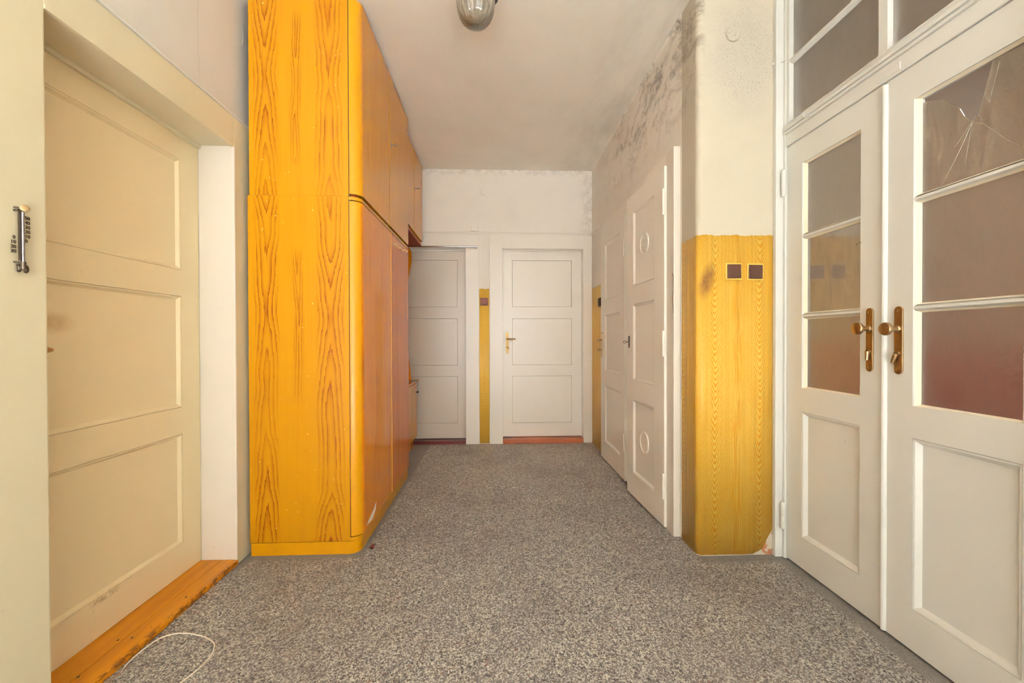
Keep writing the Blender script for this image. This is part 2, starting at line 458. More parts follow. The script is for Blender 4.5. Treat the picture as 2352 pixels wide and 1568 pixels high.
# ------------------------------------------------------------------ mesh helpers
class MB:
    def __init__(s):
        s.v, s.f = [], []
    def add(s, vs, fs):
        n = len(s.v)
        s.v += [tuple(v) for v in vs]
        s.f += [tuple(i + n for i in f) for f in fs]
        return s
    def box(s, x0, x1, y0, y1, z0, z1):
        vs = [(x, y, z) for x in (x0, x1) for y in (y0, y1) for z in (z0, z1)]
        return s.add(vs, [(0, 1, 3, 2), (4, 6, 7, 5), (0, 4, 5, 1), (2, 3, 7, 6), (0, 2, 6, 4), (1, 5, 7, 3)])
    def prism(s, poly, lo, hi, f):
        """poly: 2-D outline, extruded lo..hi; f(a, b, h) -> xyz"""
        n = len(poly)
        vs = [f(a, b, lo) for a, b in poly] + [f(a, b, hi) for a, b in poly]
        fs = [tuple(range(n - 1, -1, -1)), tuple(range(n, 2 * n))]
        fs += [(i, (i + 1) % n, n + (i + 1) % n, n + i) for i in range(n)]
        return s.add(vs, fs)
    def tube(s, pts, r, seg=10, closed=False):
        pts = [Vector(p) for p in pts]
        n = len(pts)
        rs = r if isinstance(r, (list, tuple)) else [r] * n
        up = None
        rings = []
        for i, p in enumerate(pts):
            a = pts[(i - 1) % n] if closed or i > 0 else p
            b = pts[(i + 1) % n] if closed or i < n - 1 else p
            t = (b - a).normalized()
            if up is None:
                up = Vector((0, 0, 1)) if abs(t.z) < .9 else Vector((1, 0, 0))
            u = t.cross(up)
            if u.length < 1e-5:
                u = t.cross(Vector((0, 1, 0)))
            u.normalize()
            w = u.cross(t).normalized()
            up = w
            rings.append([p + (math.cos(q) * u + math.sin(q) * w) * rs[i] for q in [2 * PI * j / seg for j in range(seg)]])
        vs = [v for rg in rings for v in rg]
        fs = []
        for i in range(n if closed else n - 1):
            k = (i + 1) % n
            for j in range(seg):
                l = (j + 1) % seg
                fs.append((i * seg + j, i * seg + l, k * seg + l, k * seg + j))
        if not closed:
            fs.append(tuple(range(seg - 1, -1, -1)))
            fs.append(tuple((n - 1) * seg + j for j in range(seg)))
        return s.add(vs, fs)
    def lathe(s, prof, base, axis, seg=24, lobes=0, depth=0.0):
        """prof: (radius, height) pairs along axis from base"""
        ax = Vector(axis).normalized()
        u = ax.orthogonal().normalized()
        w = ax.cross(u)
        base = Vector(base)
        vs, fs = [], []
        for (r, h) in prof:
            for j in range(seg):
                q = 2 * PI * j / seg
                rr = r * (1 + depth * (abs(math.cos(lobes * q / 2)) - .6)) if lobes else r
                vs.append(base + ax * h + (u * math.cos(q) + w * math.sin(q)) * rr)
        for i in range(len(prof) - 1):
            for j in range(seg):
                l = (j + 1) % seg
                fs.append((i * seg + j, i * seg + l, (i + 1) * seg + l, (i + 1) * seg + j))
        fs.append(tuple(range(seg - 1, -1, -1)))
        fs.append(tuple((len(prof) - 1) * seg + j for j in range(seg)))
        return s.add(vs, fs)
    def plate(s, us, zs, holes, w0, w1, f):
        """slab with rectangular holes; f(u, z, w) -> xyz"""
        us = sorted(set(us) | {h[0] for h in holes} | {h[1] for h in holes})
        zs = sorted(set(zs) | {h[2] for h in holes} | {h[3] for h in holes})
        nu, nz = len(us), len(zs)
        solid = {}
        for i in range(nu - 1):
            for j in range(nz - 1):
                cu, cz = (us[i] + us[i + 1]) / 2, (zs[j] + zs[j + 1]) / 2
                solid[i, j] = not any(h[0] < cu < h[1] and h[2] < cz < h[3] for h in holes)
        vs = [f(u, z, w) for w in (w0, w1) for u in us for z in zs]
        I = lambda i, j, k: k * nu * nz + i * nz + j
        fs = []
        for (i, j), so in solid.items():
            if not so:
                continue
            fs.append((I(i, j, 0), I(i + 1, j, 0), I(i + 1, j + 1, 0), I(i, j + 1, 0)))
            fs.append((I(i, j, 1), I(i, j + 1, 1), I(i + 1, j + 1, 1), I(i + 1, j, 1)))
            for (di, dj, a, b) in ((-1, 0, (0, 0), (0, 1)), (1, 0, (1, 0), (1, 1)), (0, -1, (0, 0), (1, 0)), (0, 1, (0, 1), (1, 1))):
                if not solid.get((i + di, j + dj), False):
                    p, q = (i + a[0], j + a[1]), (i + b[0], j + b[1])
                    fs.append((I(*p, 0), I(*q, 0), I(*q, 1), I(*p, 1)))
        return s.add(vs, fs)

def link(name, mb, mat, parent=None, org=None, local=False, bev=0, smooth=False, seg=2):
    """one mesh object; coordinates are world unless local"""
    if org is None:
        org = Vector((0, 0, 0))
        if parent is None:
            lo = [min(v[i] for v in mb.v) for i in range(3)]
            hi = [max(v[i] for v in mb.v) for i in range(3)]
            org = Vector(((lo[0] + hi[0]) / 2, (lo[1] + hi[1]) / 2, lo[2]))
    org = Vector(org)
    off = org
    if parent is not None and not local:
        pr = parent
        off = Vector((0, 0, 0))
        while pr is not None:
            off = off + pr.location
            pr = pr.parent
    me = bpy.data.meshes.new(name)
    me.from_pydata([tuple(Vector(v) - off) for v in mb.v], [], mb.f)
    bm = bmesh.new()
    bm.from_mesh(me)
    bmesh.ops.recalc_face_normals(bm, faces=bm.faces)
    bm.to_mesh(me)
    bm.free()
    if smooth:
        me.shade_smooth()
        me.set_sharp_from_angle(angle=math.radians(38))
    me.materials.append(mat)
    o = bpy.data.objects.new(name, me)
    COL.objects.link(o)
    if parent is not None:
        o.parent = parent
    else:
        o.location = org
    if bev:
        b = o.modifiers.new('soft_edges', 'BEVEL')
        b.width = bev
        b.segments = seg
        b.limit_method = 'ANGLE'
        b.angle_limit = math.radians(40)
        b.harden_normals = False
    return o

def tag(o, label, cat, group=None, kind=None):
    o['label'] = label
    o['category'] = cat
    if group:
        o['group'] = group
    if kind:
        o['kind'] = kind
    return o

def empty(name, loc, label, cat, group=None, kind=None, rz=0):
    o = bpy.data.objects.new(name, None)
    o.empty_display_size = .05
    o.location = loc
    o.rotation_euler = (0, 0, rz)
    COL.objects.link(o)
    return tag(o, label, cat, group, kind)

def struct(name, mb, mat, label, cat, **kw):
    return tag(link(name, mb, mat, **kw), label, cat, None, 'structure')

def arc(cx, cy, r, a0, a1, n=8):
    return [(cx + r * math.cos(math.radians(a0 + (a1 - a0) * i / n)), cy + r * math.sin(math.radians(a0 + (a1 - a0) * i / n))) for i in range(n + 1)]

XY = lambda a, b, h: (a, b, h)
CEIL = 2.855

# ------------------------------------------------------------------ shell
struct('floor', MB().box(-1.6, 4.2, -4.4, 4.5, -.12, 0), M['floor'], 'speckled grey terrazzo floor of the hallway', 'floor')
struct('ceiling', MB().box(-1.6, 4.2, -4.4, 4.5, CEIL, CEIL + .1), M['ceil'], 'stained off-white plaster ceiling above the hallway', 'ceiling')

mb = MB().plate([-4.2, 4.4], [0, CEIL], [(1.205, 2.045, 0, 2.04)], -1.28, -1.52, lambda u, z, w: (w, u, z))
# knocked plaster scar near the wardrobe
sc = [(2.135 + .017 * math.cos(t), 2.635 + .05 * math.sin(t)) for t in [-2.6 + 4.0 * i / 18 for i in range(19)]]
mb.tube([(-1.281, a, b) for a, b in sc], [.0005 + .003 * math.sin(PI * i / 18) for i in range(19)], 6)
struct('wall_left', mb, M['wall_l'], 'off-white plastered left wall with the cream door', 'wall')

mb = MB().plate([-1.52, 1.02], [0, CEIL], [(-1.165, -.305, 0, 2.04), (.075, .925, 0, 2.04)], 4.28, 4.5, lambda u, z, w: (u, w, z))
struct('wall_back', mb, M['wall_b'], 'white plastered end wall with two white doors', 'wall')

mb = MB().plate([2.19, 4.5], [0, CEIL], [(2.33, 2.89, 0, 2.05), (3.09, 3.73, 0, 2.02)], 1.02, 1.16, lambda u, z, w: (w, u, z))
pier = arc(1.045, 2.045, .03, 180, 270, 8) + [(1.55, 2.015), (1.55, 2.19), (1.015, 2.19)]
mb.box(1.42, 1.55, -4.2, .94, 0, CEIL)
mb.box(1.42, 1.55, .94, 2.015, 2.80, CEIL)
# hollow cove under the ceiling on the passage side
cv = [(1.02, CEIL)] + [(1.02 - .012 + .012 * math.cos(t), CEIL - .012 + .012 * math.sin(t)) for t in [PI / 2 * i / 6 for i in range(6, -1, -1)]]
mb.prism(cv, 2.19, 4.28, lambda a, b, h: (a, h, b))
wr = struct('wall_right', mb, M['wall_r'], 'mould-stained plaster wall of the passage on the right', 'wall')
link('pier', MB().prism(pier, 0, CEIL, XY), M['pier'], wr)

mb = MB().plate([-1.52, 1.55], [0, CEIL], [(-.9, 1.2, .8, 2.45)], -4.2, -4.35, lambda u, z, w: (u, w, z))
struct('wall_front', mb, M['wall_b'], 'white wall with a large window behind the viewer', 'wall')
wf = empty('window_2', (.15, -4.26, .8), 'white-framed daylight window behind the viewer', 'window', None, 'structure')
mb = MB().plate([-.9, 1.2], [.8, 2.45], [(-.84, .12, .86, 2.39), (.18, 1.14, .86, 2.39)], -4.24, -4.30, lambda u, z, w: (u, w, z))
link('window_frame', mb, M['white'], wf)

# stairwell beyond the glazed doors
mb = MB().box(1.55, 4.2, 2.10, 2.2, 0, CEIL).box(4.1, 4.2, -2.6, 2.2, 0, CEIL).box(1.55, 4.2, -2.75, -2.6, 0, CEIL)
# unseen slabs added behind the closed doors to block stray light
mb.box(-1.8, 1.3, 4.505, 4.60, 0, CEIL).box(-1.60, -1.53, .9, 2.4, 0, CEIL).box(1.17, 1.25, 2.2, 4.5, 0, CEIL)
struct('wall_outer', mb, M['wall_o'], 'dim brown-grey stairwell wall seen through the glazed doors', 'wall')
mb = MB().box(1.56, 4.09, 2.09, 2.10, 0, 1.08).box(4.09, 4.10, -2.6, 2.09, 0, 1.08)
struct('trim_1', mb, M['red_dado'], 'rust red dado in the stairwell behind the lower panes', 'dado')

# ------------------------------------------------------------------ painted dado
def dado(name, path, top, label, mat, bottom=None, step=.006):
    """painted band along a 2-D path; slightly proud of the plaster; uv in metres"""
    pts, s = [], 0
    acc = [0]
    for i in range(1, len(path)):
        acc.append(acc[-1] + math.dist(path[i - 1], path[i]))
    n = int(acc[-1] / step)
    for i in range(n + 1):
        d = acc[-1] * i / n
        k = max(j for j in range(len(acc)) if acc[j] <= d + 1e-9)
        k = min(k, len(path) - 2)
        f = (d - acc[k]) / (acc[k + 1] - acc[k])
        pts.append((path[k][0] + f * (path[k + 1][0] - path[k][0]), path[k][1] + f * (path[k + 1][1] - path[k][1]), d))
    me = bpy.data.meshes.new(name)
    bm = bmesh.new()
    uvl = bm.loops.layers.uv.new('UVMap')
    lo, hi = [], []
    jt = 0
    for i, (x, y, d) in enumerate(pts):
        jt = jt * .6 + random.uniform(-.0025, .0025)
        b = bottom(d, acc[-1]) if bottom else .004
        lo.append(bm.verts.new((x, y, b)))
        hi.append(bm.verts.new((x, y, top + jt)))
    for i in range(len(pts) - 1):
        f = bm.faces.new((lo[i], lo[i + 1], hi[i + 1], hi[i]))
        for l, (dd, zz) in zip(f.loops, ((pts[i][2], lo[i].co.z), (pts[i + 1][2], lo[i + 1].co.z), (pts[i + 1][2], hi[i + 1].co.z), (pts[i][2], hi[i].co.z))):
            l[uvl].uv = (dd, zz)
    bm.to_mesh(me)
    bm.free()
    me.materials.append(mat)
    me.shade_smooth()
    o = bpy.data.objects.new(name, me)
    COL.objects.link(o)
    sm = o.modifiers.new('paint_film', 'SOLIDIFY')
    sm.thickness = .0015
    sm.offset = 1
    return tag(o, label, 'dado', None, 'structure')

def chipped(d, L):
    e = L - d
    if e > .10:
        return .004 + random.uniform(0, .002)
    if e > .052:
        return .006 + (.10 - e) * .45 + random.uniform(0, .004)
    return .03 + (.052 - e) / .052 * .10 + random.uniform(0, .006)
dado('trim_2', [(1.0145, 2.185)] + arc(1.045, 2.045, .0305, 180, 270, 8) + [(1.402, 2.0145)], 1.615,
     'yellow combed-grain dado painted on the pier by the double doors', M['comb'], chipped)
dado('trim_3', [(-.165, 4.2795), (-.062, 4.2795)], 1.615, 'narrow yellow dado strip between the two far white doors', M['comb_far'])
dado('trim_4', [(1.0195, 4.275), (1.0195, 3.80)], 1.615, 'yellow dado strip in the far right corner beside the last door', M['comb_far'])

# ------------------------------------------------------------------ hardware
def stadium(cy, z0, z1, w, n=8):
    """rounded-end plate outline in (u, z)"""
    r = w / 2
    return arc(cy, z1 - r, r, 0, 180, n) + arc(cy, z0 + r, r, 180, 360, n)

def hinge(parent, base, r, h, axis_mat, local=False):
    """two-knuckle lift-off hinge"""
    x, y, z = base
    mb = MB().lathe([(r * .4, 0), (r * .85, .004), (r, .009), (r, h * .47), (r * .9, h * .485), (r * .9, h * .5), (r, h * .51), (r, h - .009), (r * .85, h - .004), (r * .4, h)], (x, y, z), (0, 0, 1), 14)
    return link('hinge', mb, axis_mat, parent, local=local, smooth=True)

def panel_mesh(u0, u1, z0, z1, w, depth, moulding, thick, f, g=.0016):
    """sunk panel with a sloped moulding; fits its opening"""
    m = moulding
    rings = [[(u0 + q, z0 + q), (u1 - q, z0 + q), (u1 - q, z1 - q), (u0 + q, z1 - q)] for q in (g, g + m * .3, m)]
    ds = [w + .0004 * (1 if depth > 0 else -1), w + depth * .12, w + depth]
    vs = [f(a, b, d) for rg, d in zip(rings, ds) for a, b in rg] + [f(a, b, w + depth + thick) for a, b in ((u0, z0), (u1, z0), (u1, z1), (u0, z1))]
    fs = [(8, 9, 10, 11), (15, 14, 13, 12)]
    for k in (0, 1):
        for j in range(4):
            l = (j + 1) % 4
            fs.append((k * 4 + j, k * 4 + l, k * 4 + 4 + l, k * 4 + 4 + j))
    for j in range(4):
        l = (j + 1) % 4
        fs.append((12 + j, 12 + l, l, j))
    return MB().add(vs, fs)

def panels(parent, rects, w, depth, moulding, mat, f, local=False, thick=.012, g=.0016):
    for (u0, u1, z0, z1) in rects:
        link('panel', panel_mesh(u0, u1, z0, z1, w, depth, moulding, thick if depth > 0 else -thick, f, g), mat, parent, local=local)

def make_key(name, base, axis, flat, label, mat):
    """bow-and-shank key; axis points out of the lock, flat: direction of the bow's width"""
    a, fl = Vector(axis).normalized(), Vector(flat).normalized()
    b = Vector(base)
    k = empty(name, b, label, 'key')
    link('shank', MB().tube([b - a * .004, b + a * .020], .0022, 8).lathe([(.0035, .012), (.0038, .014), (.0035, .016)], b, a, 10), mat, k, smooth=True)
    c = b + a * .0295
    ring = [c + a * (math.cos(q) * .0105) + fl * (math.sin(q) * .0085) for q in [2 * PI * i / 18 for i in range(18)]]
    link('bow', MB().tube(ring, .0017, 8, True), mat, k, smooth=True)
    return k

# ------------------------------------------------------------------ door 1: cream door on the left
FL = lambda u, z, w: (w, u, z)
d1 = empty('door_1', (-1.45, 1.625, .028), 'cream three-panel door set back in the left wall', 'door', None, 'structure')
RL = [(1.33, 1.93, 1.415, 1.918), (1.33, 1.93, .79, 1.296), (1.33, 1.93, .168, .668)]
link('leaf', MB().plate([1.207, 2.043], [.028, 2.036], RL, -1.432, -1.475, FL), M['cream_d'], d1)
panels(d1, RL, -1.432, -.013, .016, M['cream_d'], FL)
hp = link('handle_plate', MB().prism(stadium(1.275, .94, 1.17, .03), -1.432, -1.426, lambda a, b, h: (h, a, b)), M['brass'], d1)
link('door_lever', MB().tube([(-1.43, 1.275, 1.068), (-1.392, 1.275, 1.068), (-1.386, 1.283, 1.068), (-1.386, 1.325, 1.068), (-1.386, 1.338, 1.068)], [.008, .008, .009, .009, .006], 12), M['brass'], hp, smooth=True)

t = empty('trim_5', (-1.28, 1.625, 0), 'cream and white frame of the left door with its deep lining', 'door frame', None, 'structure')
mb = MB()
mb.box(-1.28, -1.262, 1.045, 1.205, 0, 2.175)
link('casing', mb, M['cream'], t, bev=.002)
link('casing', MB().box(-1.28, -1.262, 1.205, 2.045, 2.038, 2.175), M['cream'], t, bev=.002)
link('casing', MB().box(-1.28, -1.262, 2.045, 2.20, 0, 2.175), M['cream'], t, bev=.002)
link('head_moulding', MB().box(-1.28, -1.254, 1.035, 2.20, 2.175, 2.183), M['white'], t, bev=.002)
link('lining', MB().box(-1.43, -1.263, 2.043, 2.056, .02, 2.04).box(-1.275, -1.258, 2.037, 2.046, .02, 2.04), M['white_j'], t, bev=.001)
link('lining', MB().box(-1.43, -1.263, 1.195, 1.207, .02, 2.04), M['cream'], t)
link('head_lining', MB().box(-1.43, -1.263, 1.207, 2.043, 2.034, 2.046).box(-1.432, -1.418, 1.207, 2.043, 2.018, 2.034).box(-1.274, -1.259, 1.207, 2.043, 2.028, 2.040), M['cream'], t, bev=.001)
sl = empty('trim_6', (-1.35, 1.62, 0), 'worn ochre-painted wooden threshold under the cream door', 'threshold', None, 'structure')
link('board', MB().box(-1.46, -1.335, 1.19, 2.043, 0, .026), M['sill'], sl, bev=.002)
link('board', MB().box(-1.334, -1.256, 1.19, 2.043, 0, .026), M['sill'], sl, bev=.004)
for (a, b) in ((-1.31, 1.52), (-1.35, 1.51), (-1.33, 1.35), (-1.29, 1.75)):
    link('nail_head', MB().lathe([(.004, .0255), (.004, .0268)], (a, b, 0), (0, 0, 1), 10), M['iron'], sl)

# ------------------------------------------------------------------ doors 2 and 3 in the end wall
FB = lambda u, z, w: (u, w, z)
d2 = empty('door_2', (-.735, 4.38, .036), 'white three-panel door half hidden behind the hall stand', 'door', None, 'structure')
RB = [(-1.04, -.400, 1.433, 1.930), (-1.04, -.400, .815, 1.312), (-1.04, -.400, .200, .699)]
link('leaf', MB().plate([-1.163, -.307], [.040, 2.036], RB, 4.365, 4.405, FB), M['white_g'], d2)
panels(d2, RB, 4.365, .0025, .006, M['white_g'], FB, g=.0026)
d3 = empty('door_3', (.5, 4.38, .052), 'white three-panel door with brass lever in the end wall', 'door', None, 'structure')
RB = [(.180, .818, 1.433, 1.930), (.180, .818, .815, 1.312), (.180, .818, .196, .699)]
link('leaf', MB().plate([.077, .923], [.052, 2.036], RB, 4.36, 4.40, FB), M['white_b'], d3)
panels(d3, RB, 4.36, .0025, .006, M['white_b'], FB, g=.0026)
hp = link('handle_plate', MB().prism(stadium(.127, .938, 1.166, .031), 4.36, 4.354, lambda a, b, h: (a, h, b)), M['brass_b'], d3)
link('door_lever', MB().tube([(.127, 4.358, 1.092), (.127, 4.322, 1.092), (.134, 4.314, 1.092), (.205, 4.314, 1.092), (.213, 4.316, 1.092)], [.008, .008, .0085, .0075, .006], 12), M['brass_b'], hp, smooth=True)
link('thumb_turn', MB().tube([(.127, 4.356, 1.003), (.127, 4.340, 1.003)], .007, 10).tube([(.118, 4.338, 1.012), (.146, 4.334, .990)], [.006, .0045], 8), M['brass_b'], hp, smooth=True)
for z in (.951, 1.153):
    link('screw', MB().lathe([(.0045, 0), (.004, .0015), (.001, .002)], (.127, 4.354, z), (0, -1, 0), 10), M['brass'], hp)

def back_frame(name, x0, x1, xl, xr, label, mat):
    t = empty(name, ((x0 + x1) / 2, 4.28, 0), label, 'door frame', None, 'structure')
    if xl < x0:
        link('casing', MB().box(xl, x0, 4.262, 4.28, 0, 2.17), mat, t, bev=.002)
    link('casing', MB().box(x1, xr, 4.262, 4.28, 0, 2.17), mat, t, bev=.002)
    link('head_casing', MB().box(x0, x1, 4.262, 4.28, 2.04, 2.17), mat, t, bev=.002)
    link('lining', MB().box(x0 - .008, x0 + .002, 4.265, 4.40, 0, 2.038), mat, t)
    link('lining', MB().box(x1 - .002, x1 + .008, 4.265, 4.40, 0, 2.038), mat, t)
    link('head_lining', MB().box(x0, x1, 4.265, 4.40, 2.034, 2.046).box(x0, x1, 4.342, 4.362, 2.022, 2.036), mat, t)
    return t
back_frame('trim_7', -1.165, -.305, -1.27, -.169, 'white frame of the far left door behind the hall stand', M['white_b'])
back_frame('trim_8', .075, .925, -.057, 1.017, 'white frame of the far door with the brass lever', M['white_b'])
struct('trim_9', MB().box(-1.163, -.307, 4.27, 4.42, 0, .034), M['sill_red'], 'dark red threshold under the far left door', 'threshold', bev=.003)
struct('trim_10', MB().box(.077, .923, 4.258, 4.42, 0, .046), M['sill_or'], 'terracotta-painted threshold under the far door with lever', 'threshold', bev=.003)

# ------------------------------------------------------------------ doors 4 and 5 in the right passage wall
FR = lambda u, z, w: (w, u, z)
t = empty('trim_11', (1.0, 3.4, 0), 'white frame of the far right door by the corner', 'door frame', None, 'structure')
link('casing', MB().box(.998, 1.02, 2.955, 3.075, 0, 2.148), M['white_p'], t, bev=.002)
link('casing', MB().box(.998, 1.02, 3.745, 3.80, 0, 2.148), M['white_p'], t, bev=.002)
link('head_casing', MB().box(.998, 1.02, 3.075, 3.745, 2.03, 2.148), M['white_p'], t, bev=.002)
t = empty('trim_12', (1.0, 2.55, 0), 'white frame round the narrow door next to the pier', 'door frame', None, 'structure')
link('casing', MB().box(.981, 1.02, 2.215, 2.325, 0, 2.152), M['white_j'], t, bev=.003)
link('casing', MB().box(.985, 1.02, 2.895, 2.953, 0, 2.152), M['white_p'], t, bev=.002)
link('head_casing', MB().box(.983, 1.02, 2.325, 2.895, 2.04, 2.152), M['white_p'], t, bev=.002)

d4 = empty('door_4', (.99, 3.40, .012), 'white three-panel door in the right wall nearest the far corner', 'door', None, 'structure')
RR = [(3.180, 3.622, 1.432, 1.930), (3.180, 3.622, .808, 1.306), (3.180, 3.622, .174, .678)]
link('leaf', MB().plate([3.066, 3.755], [.012, 2.048], RR, .978, .998, FR), M['white_p'], d4)
panels(d4, RR, .978, .012, .017, M['white_p'], FR, thick=.008)
hp = link('handle_plate', MB().prism(stadium(3.70, .925, 1.155, .03), .978, .972, lambda a, b, h: (h, a, b)), M['brass'], d4)
link('door_lever', MB().tube([(.974, 3.70, 1.082), (.938, 3.70, 1.082), (.931, 3.692, 1.082), (.931, 3.63, 1.082), (.933, 3.615, 1.082)], [.008, .008, .0085, .0075, .006], 12), M['brass'], hp, smooth=True)
for z in (.24, 1.72):
    hinge(d4, (.972, 3.060, z), .008, .135, M['white_p'])
make_key('door_key', (.972, 3.70, .992), (-1, 0, 0), (0, 0, 1), 'small key in the lock under the lever of the far right door', M['iron'])

# narrow door, standing very slightly open on its near hinges
ang = math.atan2(-(.940 - .967), .885 - .308)
d5 = empty('door_5', (.967, 2.308, .010), 'white narrow three-panel door with round vents, slightly ajar', 'door', None, 'structure', rz=ang)
FN = lambda u, z, w: (w, u, z)
RN = [(.135, .472, 1.448, 1.955), (.135, .472, .800, 1.320), (.135, .472, .160, .665)]
link('leaf', MB().plate([0, .578], [.002, 2.073], RN, 0, .026, FN), M['white_p'], d5, local=True, bev=.002)
panels(d5, RN, 0, .012, .018, M['white_p'], FN, True, thick=.010)
for zc in (1.700, .413):
    v = MB().tube([(.009, .300 + .062 * math.cos(q), zc + .066 * math.sin(q)) for q in [2 * PI * i / 36 for i in range(36)]], .005, 8, True)
    v.lathe([(.060, 0), (.060, .003)], (.0115, .300, zc), (-1, 0, 0), 30)
    vo = link('vent', v, M['white_p'], d5, local=True, smooth=True)
    g = MB()
    for i in range(-4, 5):
        h = math.sqrt(max(0, .052 ** 2 - (i * .0115) ** 2))
        g.box(.0065, .0095, .300 - h, .300 + h, zc + i * .0115 - .0025, zc + i * .0115 + .0025)
    link('vent_slats', g, M['white_p'], vo, local=True)
for z in (.166, .982, 1.790):
    hinge(d5, (-.009, -.012, z), .0095, .150, M['white_p'], True)
link('lock_plate', MB().prism(stadium(.535, 1.020, 1.105, .020), 0, -.004, lambda a, b, h: (h, a, b)), M['iron'], d5, local=True)
make_key('door_key', (.938, 2.842, 1.072), (-1, 0, 0), (0, 0, 1), 'small key sticking out of the narrow door with round vents', M['iron'])
wire = [(.976, 2.218, 1.455), (.972, 2.212, 1.448), (.974, 2.209, 1.438), (.979, 2.211, 1.442), (.978, 2.212, 1.43), (.974, 2.207, 1.36), (.970, 2.206, 1.32), (.975, 2.208, 1.26), (.979, 2.212, 1.236)]
tag(link('wire_hook', MB().tube(wire, .0013, 6), M['iron'], smooth=True), 'thin bent wire hanging on the frame of the narrow door', 'wire')

# ------------------------------------------------------------------ double doors
def glazed_leaf(name, label, y_h, y_f, pane_mats, shards=None):
    """y_h: hinge edge, y_f: meeting edge; front face at X 1.445"""
    lo, hi = min(y_h, y_f), max(y_h, y_f)
    if y_h > y_f:
        p0, p1 = y_f + .095, y_h - .098
    else:
        p0, p1 = y_h + .10, y_f - .097
    d = empty(name, (1.46, (lo + hi) / 2, .010), label, 'door', None, 'structure')
    zs = [(1.587, 1.922), (1.212, 1.567), (.862, 1.192)]
    holes = [(p0, p1, a, b) for a, b in zs]
    pan = [(p0, p1, .153, .750)]
    link('leaf', MB().plate([lo, hi], [.010, 2.038], [(p0, p1, .862, 1.922)] + pan, 1.445, 1.485, FR), M['white'], d)
    panels(d, pan, 1.445, .016, .021, M['white'], FR, thick=.014)
    for zc in (1.577, 1.202):
        sec = [(1.447, zc - .004), (1.447, zc + .004), (1.462, zc + .0125), (1.483, zc + .0125), (1.483, zc - .0125), (1.462, zc - .0125)]
        link('glazing_bar', MB().prism(sec, p0, p1, lambda a, b, h: (a, h, b)), M['white'], d)
    for (a, b), mt in zip(zs, pane_mats):
        # putty bevel round the pane
        q = .013
        ring0 = [(p0, a), (p1, a), (p1, b), (p0, b)]
        ring1 = [(p0 + q, a + q * .5), (p1 - q, a + q * .5), (p1 - q, b - q * .5), (p0 + q, b - q * .5)]
        vs = [(1.452, u, z) for u, z in ring0] + [(1.4635, u, z) for u, z in ring1] + [(1.4645, u, z) for u, z in ring0]
        fs = []
        for j in range(4):
            l = (j + 1) % 4
            fs += [(j, l, 4 + l, 4 + j), (4 + j, 4 + l, 8 + l, 8 + j)]
        pu = MB().add(vs, fs)
        link('putty_bead', pu, M['putty'], d)
        if mt == 'broken':
            y0, y1, z0, z1 = p0 + .004, p1 - .004, a + .004, b - .004
            c = (1.203, 1.762)
            out = [(y1, z0), (y1, 1.902), (1.334, 1.899), (1.285, 1.876), (1.238, 1.821), (1.225, 1.79), (1.208, 1.764), (1.199, 1.762),
                   (1.186, 1.775), (1.172, 1.83), (1.155, 1.90), (1.150, z1), (y0, z1), (y0, z0)]
            pn = link('glass_pane', MB().prism(out, 1.4650, 1.4685, lambda u, z, h: (h, u, z)), M['dusty'], d)
            for pts in ([c, (1.17, 1.735), (1.118, 1.665), (1.082, 1.628)], [c, (1.225, 1.71), (1.262, 1.642), (1.293, 1.592)],
                        [c, (1.212, 1.70), (1.222, 1.64)], [c, (1.25, 1.705)], [c, (1.193, 1.775), (1.182, 1.768), (1.18, 1.752), (1.196, 1.752)], [(1.172, 1.83), (1.16, 1.795), (1.135, 1.90)]):
                link('glass_crack', MB().tube([(1.4648, u, z) for u, z in pts], .00045, 5), M['crack'], pn)
        else:
            link('glass_pane', MB().box(1.465, 1.4685, p0 + .003, p1 - .003, a + .003, b - .003), M[mt], d)
    return d
d6 = glazed_leaf('door_6', 'white glazed door leaf on the left, hinged beside the pier', 1.972, 1.470, ['frost', 'clear', 'frost'])
d7 = glazed_leaf('door_7', 'white glazed door leaf on the right with broken upper pane', .962, 1.457, ['broken', 'frost', 'frost'])
link('cover_strip', MB().prism(arc(1.463, 1.445, .0115, 90, 270, 8), .012, 2.030, lambda a, b, h: (b, a, h)), M['white'], d6, smooth=True)
for z in (.149, 1.795):
    hinge(d6, (1.4245, 1.970, z), .0105, .135, M['white'])

def knob_set(parent, y, z0, z1, wid, ztop, tilt):
    hp = link('handle_plate', MB().prism(stadium(y, z0, z1, wid), 1.445, 1.4385, lambda a, b, h: (h, a, b)), M['brass'], parent, bev=.0015)
    link('door_knob', MB().lathe([(.012, 0), (.012, .004), (.009, .007), (.0085, .030), (.011, .034), (.020, .038), (.0235, .043), (.0235, .049), (.0215, .053), (.012, .0555)], (1.4385, y, ztop), (-1, 0, 0), 28), M['brass'], hp, smooth=True)
    zt = ztop - .088
    a, b = Vector((1.431, y, zt)), Vector((1.429, y + tilt * .035, zt - .034))
    link('thumb_turn', MB().tube([(1.4385, y, zt), (1.430, y, zt)], .008, 12).tube([a, (a + b) / 2, b], [.0075, .0068, .0055], 10), M['brass'], hp, smooth=True)
    for z in (z0 + .017, z1 - .017):
        link('screw', MB().lathe([(.0052, 0), (.005, .001), (.001, .0018)], (1.4385, y, z), (-1, 0, 0), 12), M['chrome'], hp)
knob_set(d6, 1.519, .968, 1.213, .029, 1.134, 0)
knob_set(d7, 1.406, .968, 1.211, .031, 1.130, .35)
link('bent_nail', MB().tube([(1.446, 1.562, 1.475), (1.440, 1.566, 1.476), (1.440, 1.578, 1.474), (1.446, 1.584, 1.47)], .0016, 6), M['chrome'], d6, smooth=True)

